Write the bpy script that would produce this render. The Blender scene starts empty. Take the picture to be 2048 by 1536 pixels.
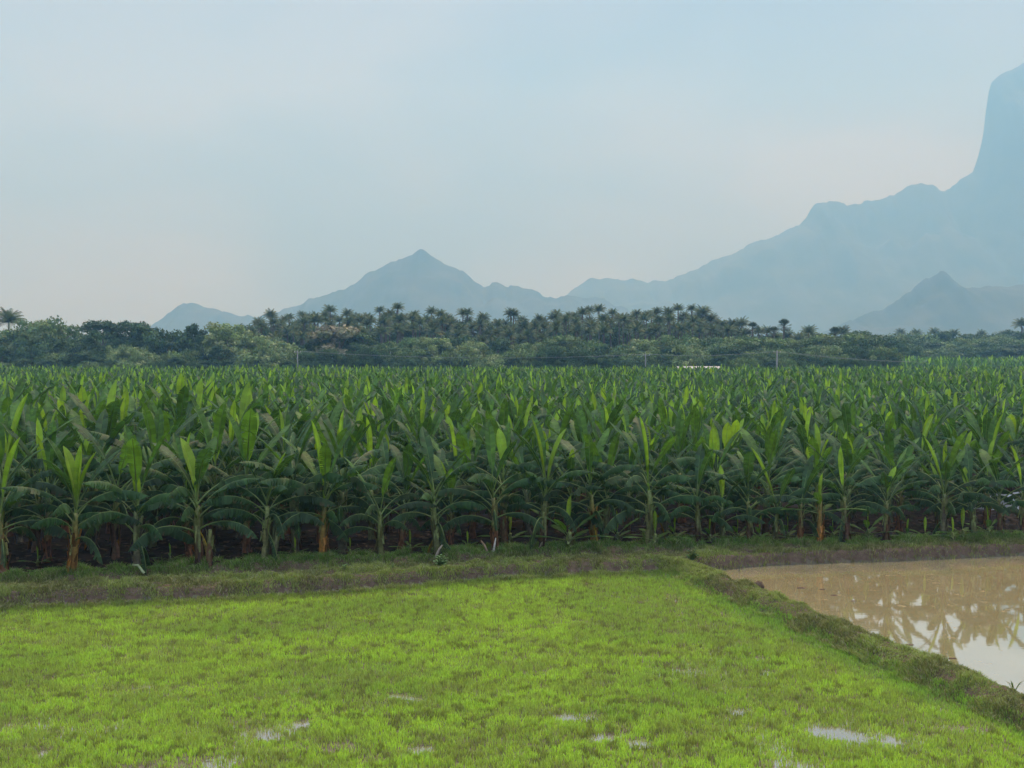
import bpy, math, random
import numpy as np
from mathutils import Vector, Matrix, Euler

sc = bpy.context.scene
COL = sc.collection
R = math.radians

# ------------------------------------------------------------------ camera
H = 5.5                      # eye height above the paddy
F = 2000.0                   # focal length in pixels of the 2048 wide photograph
PITCH = math.atan(56 / F)
cd = bpy.data.cameras.new("camera")
cd.lens = 36 * F / 2048
cd.clip_start = 0.1
cd.clip_end = 20000
cam = bpy.data.objects.new("camera", cd)
cam.location = (0, 0, H)
cam.rotation_euler = (math.pi / 2 - PITCH, 0, 0)
COL.objects.link(cam)
sc.camera = cam

# ------------------------------------------------------------------ sky, sun
SUN_EL, SUN_AZ = 56, 28      # azimuth clockwise from +Y (view direction)
w = bpy.data.worlds.new("World")
sc.world = w
w.use_nodes = True
nt = w.node_tree
for n in list(nt.nodes):
    nt.nodes.remove(n)
def N(tree, t, **kw):
    n = tree.nodes.new(t)
    for k, v in kw.items():
        setattr(n, k, v)
    return n
def L(tree, a, b):
    tree.links.new(a, b)
def ramp(tree, src, stops):
    r = N(tree, 'ShaderNodeValToRGB')
    e = r.color_ramp.elements
    while len(e) < len(stops):
        e.new(0.5)
    for q, (p, c) in zip(e, stops):
        q.position = p
        q.color = (*c, 1) if len(c) == 3 else c
    L(tree, src, r.inputs[0])
    return r
def mixc(tree, f, a, b, mode='MIX'):
    m = N(tree, 'ShaderNodeMix', data_type='RGBA', blend_type=mode)
    for s, v in ((m.inputs[0], f), (m.inputs[6], a), (m.inputs[7], b)):
        if isinstance(v, (int, float)):
            s.default_value = v
        elif isinstance(v, tuple):
            s.default_value = (*v, 1)
        else:
            L(tree, v, s)
    return m.outputs[2]
def noise(tree, vec, scale, detail=4, rough=0.5, out=0):
    n = N(tree, 'ShaderNodeTexNoise')
    n.inputs['Scale'].default_value = scale
    n.inputs['Detail'].default_value = detail
    n.inputs['Roughness'].default_value = rough
    if vec is not None:
        L(tree, vec, n.inputs['Vector'])
    return n.outputs[out]

sky = N(nt, 'ShaderNodeTexSky', sky_type='NISHITA', sun_disc=False)
sky.sun_elevation = R(SUN_EL)
sky.sun_rotation = R(SUN_AZ)
sky.dust_density = 4
sky.air_density = 1.2
tc = N(nt, 'ShaderNodeTexCoord')
sep = N(nt, 'ShaderNodeSeparateXYZ')
L(nt, tc.outputs['Generated'], sep.inputs[0])
# overcast layer: luminance grows towards the zenith, broad soft clouds
mp = N(nt, 'ShaderNodeMapping')
mp.inputs['Scale'].default_value = (1.0, 1.0, 2.2)
mp.inputs['Rotation'].default_value = (0, R(25), 0)
L(nt, tc.outputs['Generated'], mp.inputs[0])
cl = ramp(nt, noise(nt, mp.outputs[0], 2.6, 3, 0.45), [(0.39, (1.25, 1.7, 3.0)), (0.50, (1.9, 2.25, 3.05)), (0.60, (2.75, 3.0, 3.2))])
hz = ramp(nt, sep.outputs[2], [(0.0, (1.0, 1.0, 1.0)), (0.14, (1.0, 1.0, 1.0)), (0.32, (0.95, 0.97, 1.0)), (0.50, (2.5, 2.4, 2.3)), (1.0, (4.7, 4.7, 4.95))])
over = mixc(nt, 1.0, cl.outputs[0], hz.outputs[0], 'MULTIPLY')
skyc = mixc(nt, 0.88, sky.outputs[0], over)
bg = N(nt, 'ShaderNodeBackground')
bg.inputs[1].default_value = 0.10
wo = N(nt, 'ShaderNodeOutputWorld')
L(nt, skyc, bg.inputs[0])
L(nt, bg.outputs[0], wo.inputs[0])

sd = bpy.data.lights.new("sun", 'SUN')
sd.energy = 1.5
sd.angle = R(14)
sd.color = (1.0, 0.95, 0.84)
sun = bpy.data.objects.new("sun", sd)
d = Vector((math.sin(R(SUN_AZ)) * math.cos(R(SUN_EL)), math.cos(R(SUN_AZ)) * math.cos(R(SUN_EL)), math.sin(R(SUN_EL))))
sun.rotation_euler = d.to_track_quat('Z', 'Y').to_euler()
COL.objects.link(sun)

sc.view_settings.view_transform = 'Standard'
sc.view_settings.look = 'None'
sc.view_settings.exposure = 0.62
sc.view_settings.gamma = 1.0
sc.render.engine = 'CYCLES'
cy = sc.cycles
cy.max_bounces = 6
cy.diffuse_bounces = 2
cy.glossy_bounces = 2
cy.transmission_bounces = 4
cy.transparent_max_bounces = 4
cy.volume_bounces = 2
cy.caustics_reflective = False
cy.caustics_refractive = False
cy.use_denoising = True
cy.sample_clamp_indirect = 4

# ------------------------------------------------------------------ helpers
def ray(px, py):
    u, v = (px - 1024) / F, (768 - py) / F
    c, s = math.cos(PITCH), math.sin(PITCH)
    return (u, c + v * s, -s + v * c)
def at(px, py, z=0.0):                 # photograph pixel -> point at height z
    x, y, k = ray(px, py)
    t = (z - H) / k
    return (x * t, y * t)
def zat(px, py, Y):                    # photograph pixel -> x, z at distance Y
    x, y, k = ray(px, py)
    t = Y / y
    return (x * t, H + k * t)

def hash2(i, j, seed):
    h = (i.astype(np.int64) * 374761393 + j.astype(np.int64) * 668265263 + seed * 974634533) & 0xffffffff
    h = ((h ^ (h >> 13)) * 1274126177) & 0xffffffff
    h = h ^ (h >> 16)
    return (h & 0xffffff) / float(0xffffff)
def vnoise(x, y, seed=0):
    x = np.asarray(x, float); y = np.asarray(y, float)
    i, j = np.floor(x), np.floor(y)
    fx, fy = x - i, y - j
    fx = fx * fx * (3 - 2 * fx); fy = fy * fy * (3 - 2 * fy)
    a, b = hash2(i, j, seed), hash2(i + 1, j, seed)
    c, e = hash2(i, j + 1, seed), hash2(i + 1, j + 1, seed)
    return (a * (1 - fx) + b * fx) * (1 - fy) + (c * (1 - fx) + e * fx) * fy
def fbm(x, y, seed=0, o=4, g=0.5):
    s, a, t = 0, 1.0, 0
    for k in range(o):
        s = s + a * vnoise(x * 2 ** k, y * 2 ** k, seed + k); t += a; a *= g
    return s / t
def sstep(a, b, x):
    t = np.clip((x - a) / (b - a), 0, 1)
    return t * t * (3 - 2 * t)

def mesh(name, V, Q=None, T=None, C=None, mat=None, smooth=False):
    V = np.asarray(V, np.float32)
    Q = np.zeros((0, 4), np.int32) if Q is None or len(Q) == 0 else np.asarray(Q, np.int32)
    T = np.zeros((0, 3), np.int32) if T is None or len(T) == 0 else np.asarray(T, np.int32)
    me = bpy.data.meshes.new(name)
    me.vertices.add(len(V)); me.vertices.foreach_set('co', V.ravel())
    nl = Q.size + T.size
    me.loops.add(nl)
    me.loops.foreach_set('vertex_index', np.concatenate([Q.ravel(), T.ravel()]))
    me.polygons.add(len(Q) + len(T))
    st = np.concatenate([np.arange(len(Q)) * 4, Q.size + np.arange(len(T)) * 3]).astype(np.int32)
    me.polygons.foreach_set('loop_start', st)
    if smooth:
        me.polygons.foreach_set('use_smooth', np.ones(len(Q) + len(T), bool))
    if C is not None:
        C = np.asarray(C, np.float32)
        at_ = me.color_attributes.new('col', 'FLOAT_COLOR', 'POINT')
        at_.data.foreach_set('color', np.concatenate([C, np.ones((len(C), 1), np.float32)], 1).ravel())
    me.update(calc_edges=True)
    if mat is not None:
        me.materials.append(mat)
    return me
def link(name, me, parent=None, loc=(0, 0, 0), rot=(0, 0, 0), scale=(1, 1, 1), label=None, cat=None, group=None, kind=None):
    o = bpy.data.objects.new(name, me)
    COL.objects.link(o)
    o.location = loc; o.rotation_euler = rot; o.scale = scale
    if parent is not None: o.parent = parent
    if label: o['label'] = label
    if cat: o['category'] = cat
    if group: o['group'] = group
    if kind: o['kind'] = kind
    return o

class MB:                               # collects pieces into one mesh
    def __init__(s): s.V = []; s.Q = []; s.T = []; s.C = []; s.n = 0
    def add(s, V, Q=None, T=None, C=None):
        V = np.asarray(V, float); s.V.append(V)
        if Q is not None and len(Q): s.Q.append(np.asarray(Q) + s.n)
        if T is not None and len(T): s.T.append(np.asarray(T) + s.n)
        C = np.asarray(C if C is not None else (1, 1, 1), float)
        s.C.append(np.tile(C, (len(V), 1)) if C.ndim == 1 else C)
        s.n += len(V)
    def arrays(s):
        return (np.concatenate(s.V), np.concatenate(s.Q) if s.Q else np.zeros((0, 4), int),
                np.concatenate(s.T) if s.T else np.zeros((0, 3), int), np.concatenate(s.C))
    def mesh(s, name, mat, smooth=False):
        V, Q, T, C = s.arrays()
        return mesh(name, V, Q, T, C, mat, smooth)

def tube(mb, pts, rad, sides, col, cap=True):
    pts = np.asarray(pts, float); n = len(pts)
    rad = np.broadcast_to(np.asarray(rad, float), (n,))
    tan = np.gradient(pts, axis=0)
    tan /= np.linalg.norm(tan, axis=1)[:, None] + 1e-9
    ref = np.array([0, 1, 0.0]) if abs(tan[0][1]) < .9 else np.array([1.0, 0, 0])
    a = np.cross(tan, ref); a /= np.linalg.norm(a, axis=1)[:, None]
    b = np.cross(tan, a)
    th = np.arange(sides) * 2 * math.pi / sides
    V = pts[:, None] + rad[:, None, None] * (np.cos(th)[None, :, None] * a[:, None] + np.sin(th)[None, :, None] * b[:, None])
    V = V.reshape(-1, 3)
    i = np.arange(n - 1)[:, None] * sides; j = np.arange(sides)[None]; k = (j + 1) % sides
    Q = np.stack([i + j, i + k, i + sides + k, i + sides + j], -1).reshape(-1, 4)
    T = []
    if cap:
        V = np.concatenate([V, pts[-1:]])
        T = [[(n - 1) * sides + q, (n - 1) * sides + (q + 1) % sides, n * sides] for q in range(sides)]
    C = np.asarray(col, float)
    if C.ndim == 2:
        C = np.repeat(C, sides, 0)
        if cap: C = np.concatenate([C, C[-1:]])
    mb.add(V, Q, T, C)

def box(mb, c, s, col, rz=0):
    x, y, z = s[0] / 2, s[1] / 2, s[2] / 2
    V = np.array([(a, b, e) for a in (-x, x) for b in (-y, y) for e in (-z, z)])
    ca, sa = math.cos(rz), math.sin(rz)
    V = np.stack([V[:, 0] * ca - V[:, 1] * sa, V[:, 0] * sa + V[:, 1] * ca, V[:, 2]], 1) + np.array(c)
    mb.add(V, [(0, 1, 3, 2), (4, 6, 7, 5), (0, 4, 5, 1), (2, 3, 7, 6), (0, 2, 6, 4), (1, 5, 7, 3)], None, col)

# ------------------------------------------------------------------ materials
def newmat(name):
    m = bpy.data.materials.new(name)
    m.use_nodes = True
    t = m.node_tree
    for n in list(t.nodes): t.nodes.remove(n)
    return m, t, N(t, 'ShaderNodeOutputMaterial')
def leafmat(name, trans=0.3, rough=0.45, spec=0.5, vary=0.25, nscale=3.0, tint=(1.5, 1.6, 0.6)):
    m, t, out = newmat(name)
    a = N(t, 'ShaderNodeAttribute', attribute_name='col')
    oi = N(t, 'ShaderNodeObjectInfo')
    geo = N(t, 'ShaderNodeNewGeometry')
    f = noise(t, geo.outputs['Position'], nscale, 3)
    mr = N(t, 'ShaderNodeMapRange')
    mr.inputs['From Min'].default_value = .3; mr.inputs['From Max'].default_value = .7
    mr.inputs['To Min'].default_value = 1 - vary; mr.inputs['To Max'].default_value = 1 + vary
    L(t, f, mr.inputs[0])
    ad = N(t, 'ShaderNodeMath', operation='MULTIPLY_ADD')
    L(t, oi.outputs['Random'], ad.inputs[0]); ad.inputs[1].default_value = vary; ad.inputs[2].default_value = 1 - vary / 2
    mu = N(t, 'ShaderNodeMath', operation='MULTIPLY')
    L(t, mr.outputs[0], mu.inputs[0]); L(t, ad.outputs[0], mu.inputs[1])
    vm = N(t, 'ShaderNodeVectorMath', operation='SCALE')
    L(t, a.outputs['Color'], vm.inputs[0]); L(t, mu.outputs[0], vm.inputs['Scale'])
    p = N(t, 'ShaderNodeBsdfPrincipled')
    L(t, vm.outputs[0], p.inputs['Base Color'])
    p.inputs['Roughness'].default_value = rough
    p.inputs['Specular IOR Level'].default_value = spec
    if trans > 0:
        tr = N(t, 'ShaderNodeBsdfTranslucent')
        L(t, mixc(t, 1.0, vm.outputs[0], tint, 'MULTIPLY'), tr.inputs[0])
        mx = N(t, 'ShaderNodeMixShader'); mx.inputs[0].default_value = trans
        L(t, p.outputs[0], mx.inputs[1]); L(t, tr.outputs[0], mx.inputs[2])
        L(t, mx.outputs[0], out.inputs[0])
    else:
        L(t, p.outputs[0], out.inputs[0])
    return m
def plainmat(name, c1, c2, scale=8, rough=0.9, bump=0.0, spec=0.2, detail=6):
    m, t, out = newmat(name)
    geo = N(t, 'ShaderNodeNewGeometry')
    f = noise(t, geo.outputs['Position'], scale, detail, 0.6)
    c = ramp(t, f, [(0.32, c1), (0.68, c2)])
    p = N(t, 'ShaderNodeBsdfPrincipled')
    L(t, c.outputs[0], p.inputs['Base Color'])
    p.inputs['Roughness'].default_value = rough
    p.inputs['Specular IOR Level'].default_value = spec
    if bump:
        b = N(t, 'ShaderNodeBump'); b.inputs['Strength'].default_value = 0.8; b.inputs['Distance'].default_value = bump
        L(t, f, b.inputs['Height']); L(t, b.outputs[0], p.inputs['Normal'])
    L(t, p.outputs[0], out.inputs[0])
    return m

M_leaf = leafmat('banana_leaf', 0.30, 0.52, 0.28, 0.28, 1.6)
M_stem = leafmat('banana_stem', 0.0, 0.6, 0.3, 0.3, 14)
M_dry = leafmat('dry_leaf', 0.15, 0.85, 0.1, 0.3, 10, (1, .9, .7))
M_rice = leafmat('rice_seedling', 0.35, 0.5, 0.3, 0.0, 3, (1.35, 1.35, 0.7))
M_grass = leafmat('bank_grass', 0.25, 0.7, 0.15, 0.15, 6, (1.2, 1.3, 0.7))
M_tree = leafmat('tree_foliage', 0.15, 0.6, 0.25, 0.12, 0.6, (1.2, 1.3, 0.6))
M_bark = plainmat('bark', (0.10, 0.085, 0.07), (0.20, 0.17, 0.14), 3, 0.9)
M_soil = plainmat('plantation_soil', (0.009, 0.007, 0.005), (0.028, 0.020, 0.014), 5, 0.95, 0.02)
M_bank = plainmat('bank_earth', (0.09, 0.062, 0.042), (0.19, 0.135, 0.092), 9, 0.95, 0.02)
M_mudf = plainmat('paddy_mud', (0.10, 0.085, 0.05), (0.19, 0.16, 0.10), 6, 0.6, 0.01, 0.4)
M_concrete = plainmat('concrete', (0.24, 0.24, 0.23), (0.36, 0.36, 0.34), 4, 0.85)
M_wire = plainmat('wire', (0.30, 0.31, 0.32), (0.36, 0.37, 0.38), 4, 0.5)
M_white = plainmat('white_wall', (0.58, 0.56, 0.50), (0.70, 0.68, 0.62), 0.6, 0.8)
M_sheet = plainmat('white_sheet', (0.80, 0.81, 0.80), (0.88, 0.88, 0.87), 2, 0.5)

def watermat(name, mud1, mud2, refl_lo, refl_hi, bump, bscale):
    m, t, out = newmat(name)
    geo = N(t, 'ShaderNodeNewGeometry')
    f = noise(t, geo.outputs['Position'], 0.7, 6, 0.6)
    c = ramp(t, f, [(0.3, mud1), (0.7, mud2)])
    di = N(t, 'ShaderNodeBsdfDiffuse'); L(t, c.outputs[0], di.inputs[0])
    gl = N(t, 'ShaderNodeBsdfGlossy'); gl.inputs['Roughness'].default_value = 0.035
    mp = N(t, 'ShaderNodeMapping'); mp.inputs['Scale'].default_value = (bscale, bscale * 2.2, bscale)
    L(t, geo.outputs['Position'], mp.inputs[0])
    b = N(t, 'ShaderNodeBump'); b.inputs['Strength'].default_value = bump; b.inputs['Distance'].default_value = 0.01
    L(t, noise(t, mp.outputs[0], 1.0, 3, 0.5), b.inputs['Height'])
    L(t, b.outputs[0], gl.inputs['Normal'])
    fr = N(t, 'ShaderNodeFresnel'); fr.inputs[0].default_value = 1.33
    mr = N(t, 'ShaderNodeMapRange')
    mr.inputs['From Min'].default_value = 0.02; mr.inputs['From Max'].default_value = 0.5
    mr.inputs['To Min'].default_value = refl_lo; mr.inputs['To Max'].default_value = refl_hi
    L(t, fr.outputs[0], mr.inputs[0])
    # scum and mud clots dull the mirror in small drifts
    sc_ = ramp(t, noise(t, geo.outputs['Position'], 2.3, 8, 0.75), [(0.60, (1, 1, 1)), (0.68, (0.45, 0.45, 0.45))])
    mu = N(t, 'ShaderNodeMath', operation='MULTIPLY'); L(t, mr.outputs[0], mu.inputs[0]); L(t, sc_.outputs[0], mu.inputs[1])
    mx = N(t, 'ShaderNodeMixShader'); L(t, mu.outputs[0], mx.inputs[0])
    L(t, di.outputs[0], mx.inputs[1]); L(t, gl.outputs[0], mx.inputs[2])
    L(t, mx.outputs[0], out.inputs[0])
    return m
M_water = watermat('muddy_water', (0.50, 0.40, 0.19), (0.61, 0.50, 0.25), 0.24, 0.66, 0.06, 3.0)
M_puddle = watermat('paddy_water', (0.22, 0.19, 0.11), (0.30, 0.26, 0.16), 0.20, 0.50, 0.02, 3.0)

# ------------------------------------------------------------------ ground plan
def wpts(lst, z): return np.array([at(a, b, z) for a, b in lst])
riceE = wpts([(-500, 1225), (0, 1217), (300, 1205), (600, 1190), (850, 1172), (1000, 1158), (1200, 1147), (1400, 1143), (1500, 1140)], 0)
watE = wpts([(1430, 1131), (1600, 1130), (1800, 1123), (2048, 1113), (2500, 1102)], 0)
x0 = at(1430, 1135)[0]
Rx = np.concatenate([riceE[:-1, 0], watE[1:, 0]]); Ry = np.concatenate([riceE[:-1, 1], watE[1:, 1]])
def bankfoot(x): return np.interp(x, Rx, Ry)
rowE = wpts([(-500, 1172), (10, 1152), (272, 1140), (400, 1132), (645, 1119), (875, 1110), (1085, 1098), (1300, 1091), (1545, 1088), (1772, 1084), (2045, 1072), (2500, 1060)], 0.32)
def rowline(x): return np.interp(x, rowE[:, 0], rowE[:, 1])
dg = wpts([(1350, 1132), (1452, 1184), (1590, 1236), (1775, 1316), (1900, 1370), (2048, 1434), (2230, 1505), (2500, 1605)], 0.0)
def dcen(y): return np.interp(-y, -dg[:, 1], dg[:, 0])

PUD = [(*at(a, b, 0), q * .68) for a, b, q in ((1178, 1440, .32), (1215, 1478, .30), (1700, 1472, .30), (1650, 1466, .25), (800, 1392, .20), (830, 1400, .15),
       (530, 1470, .30), (600, 1450, .16), (455, 1532, .30), (1130, 1435, .16), (1275, 1486, .22), (1090, 1375, .12), (1540, 1345, .16), (1520, 1320, .12), (1780, 1480, .22), (845, 1500, .22), (90, 1510, .2), (1480, 1425, .18))]
def pud(x, y):
    s_ = 0
    for a, b, q in PUD:
        s_ = s_ + np.exp(-(((x - a) / (q * 1.3)) ** 2 + ((y - b) / (q * 1.1)) ** 2))
    return np.clip(s_, 0, 1)
def height(x, y):
    n1 = fbm(x * 1.1, y * 1.1, 3, 4) - .5
    n2 = fbm(x * 6, y * 6, 9, 3) - .5
    r = bankfoot(x) + 0.22 * (fbm(x * .9, x * 0, 21, 3) - .5)
    d = y - r
    e = rowline(x) - y
    bank = sstep(-0.02, 0.24, d) * 0.27
    # shallow ditch between the walked bund and the strip at the plants, left part
    leftm = sstep(6.5, 1.0, x)
    ditch = np.exp(-((e - 0.75) / 0.20) ** 2) * 0.16 * leftm * sstep(.2, .5, d)
    strip = np.exp(-((e - 0.35) / 0.25) ** 2) * 0.10
    top = np.where(d > 0.1, 0.03, 0) + bank - ditch + strip * (d > 0)
    dd = np.abs(x - dcen(y) + 0.16 * (fbm(y * .8, x * 0 + 5, 31, 3) - .5) * 2) * 1.12
    diag = (sstep(0.66, 0.16, dd)) * (0.27 + .08 * (fbm(y * .5, y * 0, 4, 2) - .5)) * (y < bankfoot(x) + .6)
    field = np.where(x < dcen(y), 0.008 + 0.06 * n1 + 0.035 * n2, -0.30)
    field = field - np.where(x < dcen(y), .060 * pud(x, y) * (.2 + 1.6 * sstep(.35, .65, fbm(x * 3.5, y * 4.5, 87, 4))), 0)
    field = np.where((y > r + .0), 0, field)
    rough = (0.11 * n2 + 0.10 * n1)
    up = np.maximum(top, diag)
    z = np.where(up > 0.02, up + rough * sstep(0.0, 0.2, up), field)
    z = np.where(y > rowline(x) + .1, 0.32 + 0.08 * n1 + .05 * n2, z)
    return z, up, d, e, dd

gx = np.arange(-17, 21.01, 0.07); gy = np.arange(9, 33.01, 0.07)
X, Y = np.meshgrid(gx, gy)
Z, UP, DD, EE, DG = height(X, Y)
nxx, nyy = len(gx), len(gy)
V = np.stack([X, Y, Z], -1).reshape(-1, 3)
idx = np.arange(nxx * nyy).reshape(nyy, nxx)
Q = np.stack([idx[:-1, :-1], idx[:-1, 1:], idx[1:, 1:], idx[1:, :-1]], -1).reshape(-1, 4)
UPc = UP[:-1, :-1].ravel(); Yc = Y[:-1, :-1].ravel(); Xc = X[:-1, :-1].ravel()
isPlant = Yc > rowline(Xc) + .05
isBank = (UPc > 0.03) & ~isPlant
isWaterBed = (Xc > dcen(Yc)) & ~isBank & ~isPlant
def sub(mask):
    q = Q[mask]; u, inv = np.unique(q, return_inverse=True)
    return V[u], inv.reshape(-1, 4)
v_, q_ = sub(isBank)
link('embankment', mesh('embankment', v_, q_, None, None, M_bank, True), kind='structure', label='rough grassy earth bund around the rice paddy')
v_, q_ = sub(~isBank & ~isPlant)
link('paddy_ground', mesh('paddy_ground', v_, q_, None, None, M_mudf, True), kind='structure', label='wet mud bed of the rice paddy')
v_, q_ = sub(isPlant)
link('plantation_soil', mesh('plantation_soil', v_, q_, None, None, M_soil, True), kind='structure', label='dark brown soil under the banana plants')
# one big sheet to the horizon, just under everything else
M_ground = plainmat('field_ground', (0.05, 0.06, 0.03), (0.10, 0.10, 0.06), 0.05, 0.95)
g = MB()
def quadrect(a, b, c, e, z): g.add([(a, c, z), (b, c, z), (b, e, z), (a, e, z)], [(0, 1, 2, 3)])
quadrect(-3600, 3600, 190, 4700, 0.26); quadrect(-2150, -125, 32.9, 190, 0.26); quadrect(125, 2150, 32.9, 190, 0.26)
quadrect(-2150, -16.9, -30, 32.9, 0.0); quadrect(20.9, 2150, -30, 32.9, -0.02); quadrect(-16.9, 20.9, -30, 9.1, -0.03)
link('ground', g.mesh('ground', M_ground), kind='structure', label='flat farmland reaching back to the hills')
g = MB(); quadrect(-125, 125, 32.9, 190, 0.27)
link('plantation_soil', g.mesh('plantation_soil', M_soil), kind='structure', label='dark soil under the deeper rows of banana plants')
# muddy pond surface and the shallow paddy water
def poly_sheet(name, P, z, mat, label):
    mb = MB(); n = len(P) // 2
    mb.add([(p[0], p[1], z) for p in P], [(i, i + 1, 2 * n - 2 - i, 2 * n - 1 - i) for i in range(n - 1)])
    link(name, mb.mesh(name, mat), kind='structure', label=label)
ys = np.linspace(9.0, 28.4, 40)
left = [(float(dcen(y)) + .0, y) for y in ys]
poly_sheet('water', [(a, b) for a, b in left] + [(20.9, y) for y in ys[::-1]], 0.0, M_water, 'brown muddy water mirroring the banana plants')
poly_sheet('paddy_water', [(-16.9, y) for y in ys] + [(a - .0, b) for a, b in left[::-1]], 0.0, M_puddle, 'shallow water between the rice seedlings')

# ------------------------------------------------------------------ grass and rice
rng = np.random.default_rng(7)
def blades(name, x, y, z, h, wd, col, lean, mat, label, cat, tipmul=1.15):
    n = len(x)
    az = rng.uniform(0, 2 * math.pi, n); la = rng.uniform(0, 2 * math.pi, n)
    ln = lean * rng.uniform(.2, 1, n) * h
    sx, sy = np.cos(az) * wd / 2, np.sin(az) * wd / 2
    lx, ly = np.cos(la) * ln, np.sin(la) * ln
    P = np.zeros((n, 5, 3))
    P[:, 0] = np.stack([x - sx, y - sy, z - .015], 1); P[:, 1] = np.stack([x + sx, y + sy, z - .015], 1)
    P[:, 2] = np.stack([x + sx * .8 + lx * .35, y + sy * .8 + ly * .35, z + h * .6], 1)
    P[:, 3] = np.stack([x - sx * .8 + lx * .35, y - sy * .8 + ly * .35, z + h * .6], 1)
    P[:, 4] = np.stack([x + lx, y + ly, z + h], 1)
    b = np.arange(n)[:, None] * 5
    Cc = np.repeat(col[:, None], 5, 1).copy()
    Cc[:, 4] *= tipmul; Cc[:, 2:4] *= 1.0
    me = mesh(name, P.reshape(-1, 3), b + np.array([[0, 1, 2, 3]]), b + np.array([[3, 2, 4]]), Cc.reshape(-1, 3), mat)
    return link(name, me, label=label, cat=cat, kind='stuff')
def infr(x, y, m=0.06):
    return (np.abs(x) < y * (0.512 + m) + .5)

nr = 1150000
x = rng.uniform(-15, 12, nr); y = rng.uniform(11.6, 26.6, nr)
# density follows what the eye can resolve
keep = infr(x, y) & (rng.uniform(0, 1, nr) < np.clip(16.0 / y, 0, 1)) & (x < dcen(y) - 0.40) & (y < bankfoot(x) + .02)
x, y = x[keep], y[keep]
pn = fbm(x * .35, y * .6, 50, 4)         # broad patches
pn2 = fbm(x * 3.1, y * 3.9, 60, 4, .6)       # tufts
pn3 = fbm(x * .8 + 9, y * 1.3, 70, 4)
z, up, dl, e_, dg_ = height(x, y)
bare = sstep(.66, .74, pn3) * sstep(17, 14, y) * .7 + sstep(.62, .70, pn2) * .35
bare = np.maximum(bare, sstep(.3, .9, pud(x, y) * (.2 + 1.5 * fbm(x * 4, y * 5, 88, 4))) * .78)
keep = (rng.uniform(0, 1, len(x)) > bare * 0.9) & (rng.uniform(0, 1, len(x)) < np.clip(0.30 + 1.5 * (z + .035) / .06 * .5, .13, 1))
x, y, z, pn, pn2, pn3 = [q[keep] for q in (x, y, z, pn, pn2, pn3)]
r1 = rng.uniform(0, 1, len(x))
A = np.array([0.46, 0.67, 0.10]); B = np.array([0.37, 0.55, 0.10]); Cc = np.array([0.33, 0.40, 0.12]); Dk = np.array([0.20, 0.42, 0.08])
t1 = sstep(.42, .62, pn)[:, None]; t2 = sstep(.50, .66, pn2)[:, None]
mid = sstep(.44, .62, fbm(x * 1.2 + 9, y * 1.9, 71, 5, .65))[:, None] * sstep(24.5, 18, y)[:, None]
col = A * (1 - t1) + B * t1
col = col * (1 - t2 * .5) + Cc * t2 * .5
sp_ = (sstep(.62, .72, fbm(x * 7, y * 8, 99, 2)) * .7)[:, None]
col = col * (1 - sp_) + np.array([.17, .17, .07]) * sp_
col = col * (1 - mid * .45) + Cc * mid * .45
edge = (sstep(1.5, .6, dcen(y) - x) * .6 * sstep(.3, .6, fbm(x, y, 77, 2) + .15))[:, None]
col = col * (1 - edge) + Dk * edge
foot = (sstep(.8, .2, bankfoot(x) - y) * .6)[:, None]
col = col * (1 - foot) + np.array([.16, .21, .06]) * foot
col = col * (0.7 + .6 * r1[:, None])
hh = (0.045 + 0.05 * rng.uniform(0, 1, len(x)) ** 1.5) * (0.75 + .6 * fbm(x * 2, y * 2, 90, 2))
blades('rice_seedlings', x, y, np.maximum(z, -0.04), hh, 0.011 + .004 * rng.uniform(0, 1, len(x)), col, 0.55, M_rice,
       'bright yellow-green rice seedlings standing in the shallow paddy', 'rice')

nr = 620000
x = rng.uniform(-16, 18, nr); y = bankfoot(x) + rng.uniform(-.35, 3.0, nr)
kk = np.arange(nr) < 170000
y[kk] = rng.uniform(11.0, 26, kk.sum()); x[kk] = dcen(y[kk]) + rng.uniform(-1.0, 1.0, kk.sum())
z, up, dl, e_, dg_ = height(x, y)
inb = infr(x, y) & (((up > 0.01) & (e_ > -.15)) | ((np.abs(e_) < .45) & (dl > 0)) | ((dl > -.25) & (dl < .3) & (x < dcen(y))) | (dg_ < .72))
inb &= (dl > -.3) | (dg_ < .8)
inb &= ~((x > dcen(y) + .55) & (dl < -.02))
x, y, z, up, dl, e_ = [q[inb] for q in (x, y, z, up, dl, e_)]
pn = fbm(x * .9, y * 1.5, 150, 4); pn2 = fbm(x * 4, y * 5, 160, 3)
wface = (x > dcen(y) + .1) & (dl < .35) & (dl > -.2)       # cut brown face above the pond
dens = 1.0 + .3 * sstep(.38, .6, pn2)
dens = np.where(wface, .20, dens)
k = rng.uniform(0, 1, len(x)) < dens
x, y, z, pn, pn2, e_, dl = [q[k] for q in (x, y, z, pn, pn2, e_, dl)]
r1 = rng.uniform(0, 1, len(x))[:, None]
A = np.array([0.33, 0.40, 0.11]); B = np.array([0.26, 0.28, 0.10]); G = np.array([0.18, 0.32, 0.07]); S = np.array([.40, .36, .22])
t1 = sstep(.4, .6, pn)[:, None]
col = A * (1 - t1) + B * t1
gr = (sstep(.75, .35, e_) * .9)[:, None]
col = col * (1 - gr) + G * gr
st = rng.uniform(0, 1, len(x)) < .16
col[st] = S
col = col * (.65 + .7 * r1)
hh = (0.022 + 0.045 * rng.uniform(0, 1, len(x))) * (1 + .6 * sstep(.8, .3, e_)) * (.25 + 1.9 * sstep(.3, .75, fbm(x * 3.2, y * 3.2, 171, 3)))
blades('grass', x, y, z, hh, 0.012 + .006 * rng.uniform(0, 1, len(x)), col, 1.1, M_grass,
       'short dull green grass and weeds covering the bunds', 'grass')

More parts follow.
